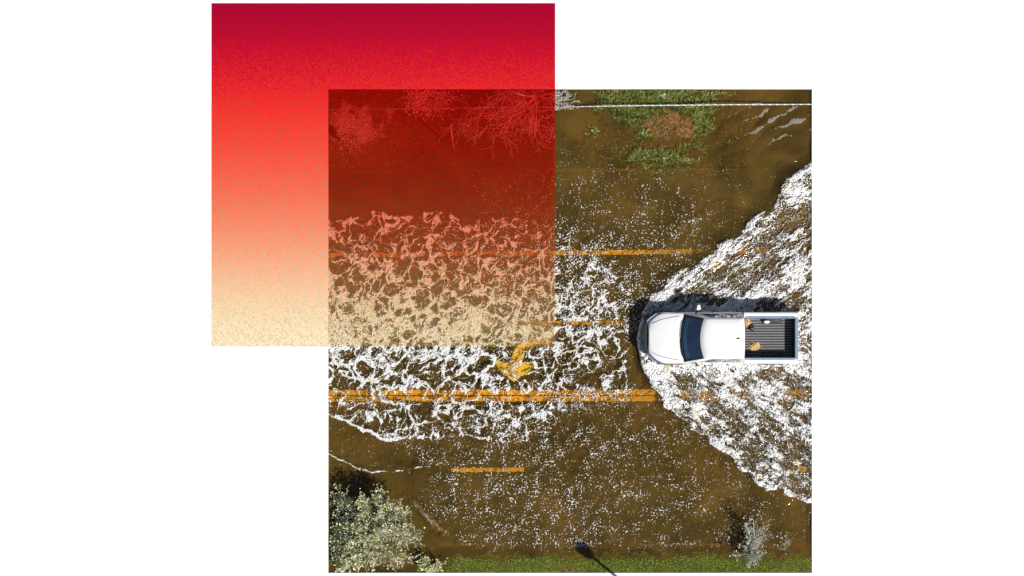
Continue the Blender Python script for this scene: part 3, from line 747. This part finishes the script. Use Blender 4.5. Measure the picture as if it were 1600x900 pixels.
zb_ = ZR + .82
c = P(1174, 512, zb_); o = blob_mesh('black_bag', (c.x, c.y, zb_+.066), .10, .13, .07, M['black_trim'], 3); tag(o, 'small crumpled black bag in the truck bed beside the cab', 'bag')
c = P(1197, 503, zb_); o = blob_mesh('wheelhouse_glint', (c.x, c.y-.0, zb_+.215), .12, .06, .04, M['truck_white'], 5, .06); tag(o, 'white oblong bundle standing in for a reflection on the wheel housing in the truck bed', 'lump')  # added white solid in place of a bright reflection on the housing

# ------------------------------------------------------------------ vegetation
def leaf_cloud(name, pts, dirs, size, mat, parent, aspect=.42, up=.5, jit=.6, rng=random):
    co_ = np.zeros((len(pts)*4, 3), np.float32); i = 0
    for p, dr in zip(pts, dirs):
        l = size*rng.uniform(.6, 1.3); dd = Vector(dr) + Vector((rng.uniform(-jit, jit), rng.uniform(-jit, jit), rng.uniform(-jit*.6, jit)))
        dd.normalize(); s_ = dd.cross(Vector((rng.uniform(-.6, .6), rng.uniform(-.6, .6), up + .4))).normalized()*l*aspect
        a = Vector(p); co_[i] = a; co_[i+1] = a + dd*l*.55 + s_; co_[i+2] = a + dd*l; co_[i+3] = a + dd*l*.5 - s_; i += 4
    q_ = np.arange(len(pts)*4).reshape(-1, 4)
    me = np_mesh(name, co_, q_, mat, smooth=False); o = bpy.data.objects.new(name, me); COL.objects.link(o)
    if parent: o.parent = parent
    return o
def inside(p, mar=.0):
    k = CAM_H/(CAM_H - p[2])
    return X0+mar < p[0]*k < X1-mar and Y0+mar < p[1]*k < Y1-mar and X0+mar < p[0] and p[1] > Y0-.3
def zcap_left(p):      # keeps what grows by the square's edge low, so no shadow reaches the white ground
    return -.02 + max(0, (p[0]-X0-.15))/.80

def olive_bush(name, base_px, tips, label, leaf_n, leaf_size, mat, peak, twigs=5, bark='bark_pale', group=None, sub_r=.30, thick=1.0):
    base = P(*base_px, terrain_at(*base_px)); root = empty(name, base)
    tag(root, label, 'bush', group)
    mb = MB(); lp = []; ld = []
    for (px, py, zt) in tips:
        tip = P(px, py, zt); zc = max(zcap_left(tip) - .06, -.03); tip.z = min(tip.z, zc)
        mid = base.lerp(tip, .5) + Vector((random.uniform(-.15, .15), random.uniform(-.15, .15), .12 + .15*peak))
        mid.z = min(mid.z, zcap_left(mid))
        pts = []
        for i in range(7):
            t = i/6; p = base*(1-t)**2 + mid*2*t*(1-t) + tip*t*t
            pts.append(p + Vector((random.uniform(-.04, .04), random.uniform(-.04, .04), random.uniform(-.03, .03)))*(0 if i == 0 else 1))
        mb.tube([p - base for p in pts], [(.045*(1-i/6.6) + .008)*thick for i in range(7)], 5)
        for k in range(twigs):
            t = random.uniform(.35, 1.0); i = min(5, int(t*6)); p = pts[i].lerp(pts[i+1], t*6-i)
            an = random.random()*6.283; L = random.uniform(.25, 1.0)*sub_r*2
            dr = (Vector((math.cos(an), math.sin(an), random.uniform(.0, .7))) + (tip-base).normalized()*.8).normalized()
            tw = [p, p + dr*L*.5 + Vector((0, 0, random.uniform(-.05, .05))), p + dr*L + Vector((random.uniform(-.08, .08), random.uniform(-.08, .08), 0))]
            if not (inside(tw[2], .03) and inside(tw[1], .03)) : continue
            for q_ in tw[1:]: q_.z = min(q_.z, max(zcap_left(q_), -.005))
            mb.tube([q_ - base for q_ in tw], [.013*thick, .009*thick, .005*thick], 4)
            for _ in range(leaf_n):
                s_ = random.uniform(.25, 1.05); q_ = tw[0].lerp(tw[2], s_) + Vector([random.gauss(0, .055) for _ in range(3)])
                if not inside(q_, .06): continue
                q_.z = min(q_.z, max(zcap_left(q_), 0) + .01)
                lp.append(q_ - base); ld.append((dr*.8 + Vector((0, 0, .35))).normalized())
    mb.build('branches', M[bark], root, True)
    leaf_cloud('crown', lp, ld, leaf_size, M[mat], root)
    return root
def terrain_at(px, py):
    return float(terrain_z(np.array([[px]], np.float32), np.array([[py]], np.float32))[0, 0])

# the olive bush in the lower left corner
tips = []
for i in range(130):
    a_ = random.random(); px = random.uniform(515, 654) if i % 4 else random.uniform(515, 545); py = random.uniform(748, 893)
    lim = np.interp(px, [513, 525, 545, 580, 620, 645, 655], [752, 750, 785, 755, 760, 785, 845])
    if py < lim + 6: py = lim + random.uniform(6, 90)
    r = math.hypot((px-600)/70, (py-830)/75)
    tips.append((px, min(py, 892), ZW + 1.9*max(.12, 1 - r*r*.55)*random.uniform(.55, 1.0)))
olive_bush('olive_bush', (600, 838), tips, 'big pale olive bush with whitish branches at the corner of the flooded square', 9, .082, 'leaf_olive', 1.0, twigs=12, sub_r=.24, thick=1.0)
tips = [(random.uniform(656, 692), random.uniform(872, 893), ZW + random.uniform(.2, .5)) for _ in range(9)]
olive_bush('low_bush', (672, 893), tips, 'small low olive bush beside the big one at the edge of the lawn', 12, .075, 'leaf_olive', .2, twigs=8, sub_r=.16)
tips = [(random.gauss(1176, 13), random.uniform(806, 884), ZW + random.uniform(.3, 1.0)) for _ in range(26)]
olive_bush('silver_bush', (1178, 862), tips, 'sparse silvery green bush standing in water by the lawn strip', 8, .07, 'leaf_silver', .4, twigs=7, sub_r=.20, thick=.45)
tips = [(random.uniform(1212, 1250), random.uniform(835, 862), ZW + random.uniform(.1, .25)) for _ in range(6)]
olive_bush('sprig_bush', (1235, 850), tips, 'low straggly dark sprigs in water beside the silvery bush', 4, .06, 'leaf_silver', .1, twigs=4, sub_r=.15, thick=.2)

# bare pale tree lying low in the water on the upper verge
def bare_tree(name, base_px, targets, label, zmax, r0=.026):
    base = P(*base_px, -.08); root = empty(name, base); tag(root, label, 'bare tree')
    mb = MB()
    def lim(p): p.z = min(max(p.z, -.07), zmax(p)); return p
    def grow(p, dr, L, r, depth):
        pts = [p]; dd = dr.copy()
        for i in range(5):
            dd = (dd + Vector((random.uniform(-.6, .6), random.uniform(-.6, .6), random.uniform(-.12, .12)))).normalized()
            np_ = lim(pts[-1] + dd*L/5)
            if not inside(np_, .03) or (np_.x > P(867, 0).x and (np_.x > P(907, 0).x or np_.y < P(0, 172).y)): break
            pts.append(np_)
        if len(pts) < 2: return
        mb.tube([q_ - base for q_ in pts], [max(.007, r*(1-.6*i/5)) for i in range(len(pts))], 4)
        if depth == 0: return
        for k in range(3 if depth > 1 else 4):
            q_ = pts[random.randint(1, len(pts)-1)]; an = random.uniform(-1.1, 1.1)
            nd = Vector((dd.x*math.cos(an)-dd.y*math.sin(an), dd.x*math.sin(an)+dd.y*math.cos(an), random.uniform(-.1, .3)))
            grow(q_, nd.normalized(), L*random.uniform(.5, .75), r*.6, depth-1)
    for (px, py) in targets:
        t = P(px, py, -.03); dr = (t-base); L = dr.length; grow(base.copy(), dr.normalized(), L*.8, r0, 3)
    mb.build('branches', M['bark_pale'], root, True)
    m2 = MB(); m2.tube([Vector((0, 0, -.15)), Vector((0, 0, 0)), Vector((.02, .0, .05))], [.05, .045, .03], 7); m2.build('trunk', M['bark_grey'], root, True)
    return root
bare_tree('bare_tree', (838, 150), [(720, 165), (755, 190), (770, 212), (795, 205), (865, 205), (880, 185), (748, 152), (760, 205), (775, 228), (812, 235), (850, 225), (800, 185), (735, 178), (790, 150), (903, 160), (898, 148), (885, 172), (870, 150), (830, 148), (845, 215), (815, 160), (780, 175)],
          'pale leafless tree with tangled branches lying under the panel edge', lambda p: -.010 if p.x < P(871, 0).x else .10)
# pale stake, then its shadow and a wedge of shadow modelled as dark solids
mb = MB(); a_, b_ = P(709, 234, -.12), P(703, 190, -.022); mb.tube([a_, a_.lerp(b_, .3), a_.lerp(b_, .7), b_], [.04, .035, .028, .016], 7)
o = mb.build('dead_stake', M['bark_pale'], None, True); tag(o, 'thin pale leaning stake rising from water in the red tint', 'stake')
for nm, pts, rads, lb in (('fallen_branch', [(655, 186), (670, 200), (690, 217), (707, 232)], [.05, .035, .028, .02], 'thin dark solid laid as the cast shadow of the pale stake'),  # fallen_branch is the stake's cast shadow, no real branch
                          ('wedge_shadow', [(514, 200), (524, 212), (534, 221), (541, 226)], [.17, .12, .06, .02], 'dark tapering solid laid as a wedge of shadow at the red corner of the flooded square')):
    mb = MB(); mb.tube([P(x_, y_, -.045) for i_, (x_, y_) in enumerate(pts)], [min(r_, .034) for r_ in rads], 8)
    if nm == 'wedge_shadow':
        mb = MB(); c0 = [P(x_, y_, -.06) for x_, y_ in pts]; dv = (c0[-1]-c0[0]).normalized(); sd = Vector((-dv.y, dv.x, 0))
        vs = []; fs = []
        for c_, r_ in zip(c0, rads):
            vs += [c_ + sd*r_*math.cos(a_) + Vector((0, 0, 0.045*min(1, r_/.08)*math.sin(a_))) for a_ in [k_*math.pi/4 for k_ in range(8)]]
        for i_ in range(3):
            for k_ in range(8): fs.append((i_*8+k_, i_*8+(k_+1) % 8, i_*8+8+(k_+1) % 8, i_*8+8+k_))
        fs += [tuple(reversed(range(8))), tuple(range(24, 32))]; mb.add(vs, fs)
    o = mb.build(nm, M['shadow_dark'], None, True); tag(o, lb, nm.split('_')[1])
# grassy and brushy clumps
def blades(name, gen, count, mat, lo, hi, w, zcap=None, lean=.8, sink=.01):
    co_ = np.zeros((count*4, 3), np.float32); c = 0
    while c < count:
        px, py, s_ = gen(); z0 = max(terrain_at_fast(px, py), ZW - .035)
        b0 = P(px, py, z0 - sink); an = random.random()*6.283; L = random.uniform(lo, hi)*s_
        dr = Vector((math.cos(an)*lean, math.sin(an)*lean, random.uniform(.5, 1.0))).normalized()
        sd = Vector((-math.sin(an), math.cos(an), 0))*w*random.uniform(.6, 1.3)
        t = b0 + dr*L; t.z = max(t.z - L*.15, z0)
        mid = b0 + dr*L*.6
        if zcap is not None: t.z = min(t.z, zcap); mid.z = min(mid.z, zcap)
        if not (inside(t, .01) and inside(b0, .01)): continue
        i = c*4; co_[i] = b0 - sd*.6; co_[i+1] = b0 + sd*.6; co_[i+2] = mid + sd; co_[i+3] = t; c += 1
    me = np_mesh(name, co_, np.arange(count*4).reshape(-1, 4), mat, smooth=False)
    o = bpy.data.objects.new(name, me); COL.objects.link(o); return o
_tz = None
def terrain_at_fast(px, py):
    global _tz
    if _tz is None:
        uu, vv = np.meshgrid(np.arange(505, 1280, 2, dtype=np.float32), np.arange(130, 905, 2, dtype=np.float32)); _tz = terrain_z(uu, vv)
    return float(_tz[min(max(int((py-130)/2), 0), _tz.shape[0]-1), min(max(int((px-505)/2), 0), _tz.shape[1]-1)])
def gen_lower():
    while True:
        px = random.uniform(640, 1268); py = random.uniform(862, 895)
        e_ = np.interp(px, [640, 700, 760, 900, 1100, 1268], [895, 872, 868, 868, 864, 868]) + 4*math.sin(px*.13) + 3*math.sin(px*.41)
        if py < e_: continue
        if ((px-890)/15)**2 + ((py-893)/8)**2 < 1 and random.random() < .85: continue
        return px, py, 1.0
o = blades('grass', gen_lower, 30000, M['grass_lawn'], .05, .12, .009); tag(o, 'strip of bright green lawn crossed by the slanted lamp shadow', 'grass', kind='stuff')
_gu, _gv = np.meshgrid(np.arange(930, 1150, 1, dtype=np.float32), np.arange(140, 275, 1, dtype=np.float32))
_n = fbm(_gu/26, _gv/20, 201, 4); _n2 = fbm(_gu/9, _gv/9, 202, 3)
_den = 1.0*blob(_gu, _gv, 1020, 150, 78, 34) + .75*blob(_gu, _gv, 985, 165, 30, 24) + .8*blob(_gu, _gv, 1092, 195, 18, 34) + .75*blob(_gu, _gv, 1040, 248, 44, 13) + .6*blob(_gu, _gv, 1000, 225, 18, 22)
_den -= .9*blob(_gu, _gv, 1050, 200, 34, 22) + .5*blob(_gu, _gv, 968, 205, 16, 18)
_den = np.clip((_den + .42*_n - .30)*1.8, 0, 1)*np.clip(.55 + .9*_n2, .05, 1)
_cum = np.cumsum(_den.ravel()/_den.sum())
def gen_island():
    k_ = int(np.searchsorted(_cum, random.random()))
    return 930 + k_ % 220 + random.random(), max(142, 140 + k_//220 + random.random()), random.choice((.7, 1, 1, 1.5))
o = blades('grass', gen_island, 20000, M['grass'], .09, .26, .012, lean=1.0); tag(o, 'tall green grass growing round a patch of bare orange soil', 'grass', kind='stuff')
def gen_sub():
    while True:
        px = random.gauss(1030, 75); py = random.gauss(205, 45)
        if 880 < px < 1180 and 141 < py < 275: return px, py, 1
o = blades('drowned_grass', gen_sub, 1500, M['grass'], .10, .22, .010, lean=1.3); tag(o, 'scattered drowned grass stalks poking out of water round the tall grass', 'grass', kind='stuff')
def gen_red():
    while True:
        px = random.uniform(514, 760); py = random.uniform(140, 262)
        den = max(math.exp(-((px-550)/70)**2 - ((py-195)/48)**2), .8*float(py < 172 and px < 650), .5*float(py < 200 and px < 620))
        if random.random() < den: return px, py, 1
o = blades('brush', gen_red, 24000, M['twig_pale'], .05, .11, .009, zcap=-.01, lean=1.5); tag(o, 'pale matted brush under the deep red corner of the panel', 'brush', kind='stuff')
o = blades('brush', gen_red, 4000, M['grass'], .05, .12, .010, zcap=-.01, lean=1.4); tag(o, 'dark green matted undergrowth under the deep red corner of the panel', 'brush', kind='stuff')
# pale shrub
def low_shrub(name, px, py, rx, ry, nl, size, mat, label, zc):
    b0 = P(px, py, -.12); root = empty(name, b0); tag(root, label, 'shrub'); lp = []; ld = []
    for _ in range(nl):
        x_, y_ = random.gauss(px, rx*.5), random.gauss(py, ry*.5); q_ = P(x_, y_, random.uniform(-.08, zc))
        if inside(q_, .05): lp.append(q_ - b0); ld.append(((q_ - b0)*.5 + Vector((0, 0, .02))).normalized())
    cr = leaf_cloud('crown', lp, ld, size, M[mat], root)
    arr = np.zeros(len(cr.data.vertices)*3, np.float32); cr.data.vertices.foreach_get('co', arr); arr[2::3] = np.minimum(arr[2::3], zc + .02 - b0.z); cr.data.vertices.foreach_set('co', arr)
    mb = MB()
    for k in range(9):
        an = k*.7; tip = Vector((math.cos(an)*rx*.4*S, math.sin(an)*ry*.4*S, zc - b0.z - .03))
        mb.tube([Vector((0, 0, -.1)), tip*.5 + Vector((0, 0, .03)), tip], [.02, .014, .006], 4)
    mb.build('stems', M['bark_grey'], root, True)
    return root
low_shrub('pale_shrub', 672, 153, 34, 26, 1500, .07, 'twig_pale', 'dense whitish shrub crossed by the cable in the red tint', -.022)
low_shrub('pale_shrub', 548, 210, 22, 26, 500, .06, 'twig_pale', 'small whitish shrub among the brush in the red corner', -.022)
low_shrub('green_tuft', 929, 206, 9, 9, 90, .07, 'grass', 'small lone green tuft in shallow water apart from the tall grass', .0)
# white litter in the grass
mb = MB(); c = P(1036, 150, -.10)
o = blob_mesh('crumpled_litter', (c.x, c.y, .02), .14, .09, .03, M['litter'], 9, .4); tag(o, 'crumpled whitish litter caught in the tall grass', 'litter')
c = P(1038, 246, -.10)
o = blob_mesh('pale_debris', (c.x, c.y, -.06), .15, .07, .03, M['bark_grey'], 19, .4); tag(o, 'pale debris lying at the waterside tip of the tall grass', 'litter')

# ------------------------------------------------------------------ cable
ca_, cb_ = P(512.9, 171.0, -.03), P(1268.7, 162.8, -.02)
cable = empty('cable', ca_); tag(cable, 'pale twisted cable stretched straight over the tall grass and bare tree', 'cable')
nseg = 620
for ph, nm, mt, rr in ((0, 'strand', 'cable', 1.0), (math.pi, 'strand', 'cable', 1.0), (math.pi/2, 'core_strand', 'cable_dark', .8)):
    mb = MB(); pts = []; rads = []
    for i in range(nseg+1):
        t = i/nseg; c = ca_.lerp(cb_, t) - ca_ + Vector((0, 0, .24*float(sstep(.475, .62, t)*sstep(1.0, .8, t)))); r = .010 + .013*sstep(.44, .60, t); an = t*2*math.pi*62 + ph
        pts.append(c + Vector((0, math.cos(an), math.sin(an)))*r*.5); rads.append(float(r*.72*rr))
    mb.tube(pts, rads, 5); mb.build(nm, M[mt], cable, True)

# ------------------------------------------------------------------ street lamp whose shadow lies on the lawn
LH = 5.5; sh = P(903, 851, -.1); k = (LH + .1)/math.tan(SUN_EL)
lx, ly = sh.x + SUN_DX*k, sh.y + SUN_DY*k
lamp = empty('street_lamp', (lx, ly, 0)); tag(lamp, 'dark post-top street lamp whose slanted shadow falls on the lawn', 'street lamp')
mb = MB(); mb.tube([(0,0,0), (0,0,.3), (0,0,.32), (0,0,2.6), (0,0,4.75)], [.13, .12, .07, .06, .05], 12); mb.build('pole', M['lamp_metal'], lamp, True, 40)
mb = MB(); mb.tube([(0,0,4.75), (0,0,4.82), (0,0,4.95)], [.05, .12, .15], 12); mb.build('collar', M['lamp_metal'], lamp, True, 40)
mb = MB(); mb.tube([(0,0,4.95), (0,0,5.35)], [.19, .23], 12); mb.build('lamp_glass', M['lamp_lens'], lamp, True, 40)
mb = MB(); mb.tube([(0,0,5.35), (0,0,5.42), (0,0,5.5)], [.24, .20, .05], 12); mb.build('lamp_cap', M['lamp_metal'], lamp, True, 40)
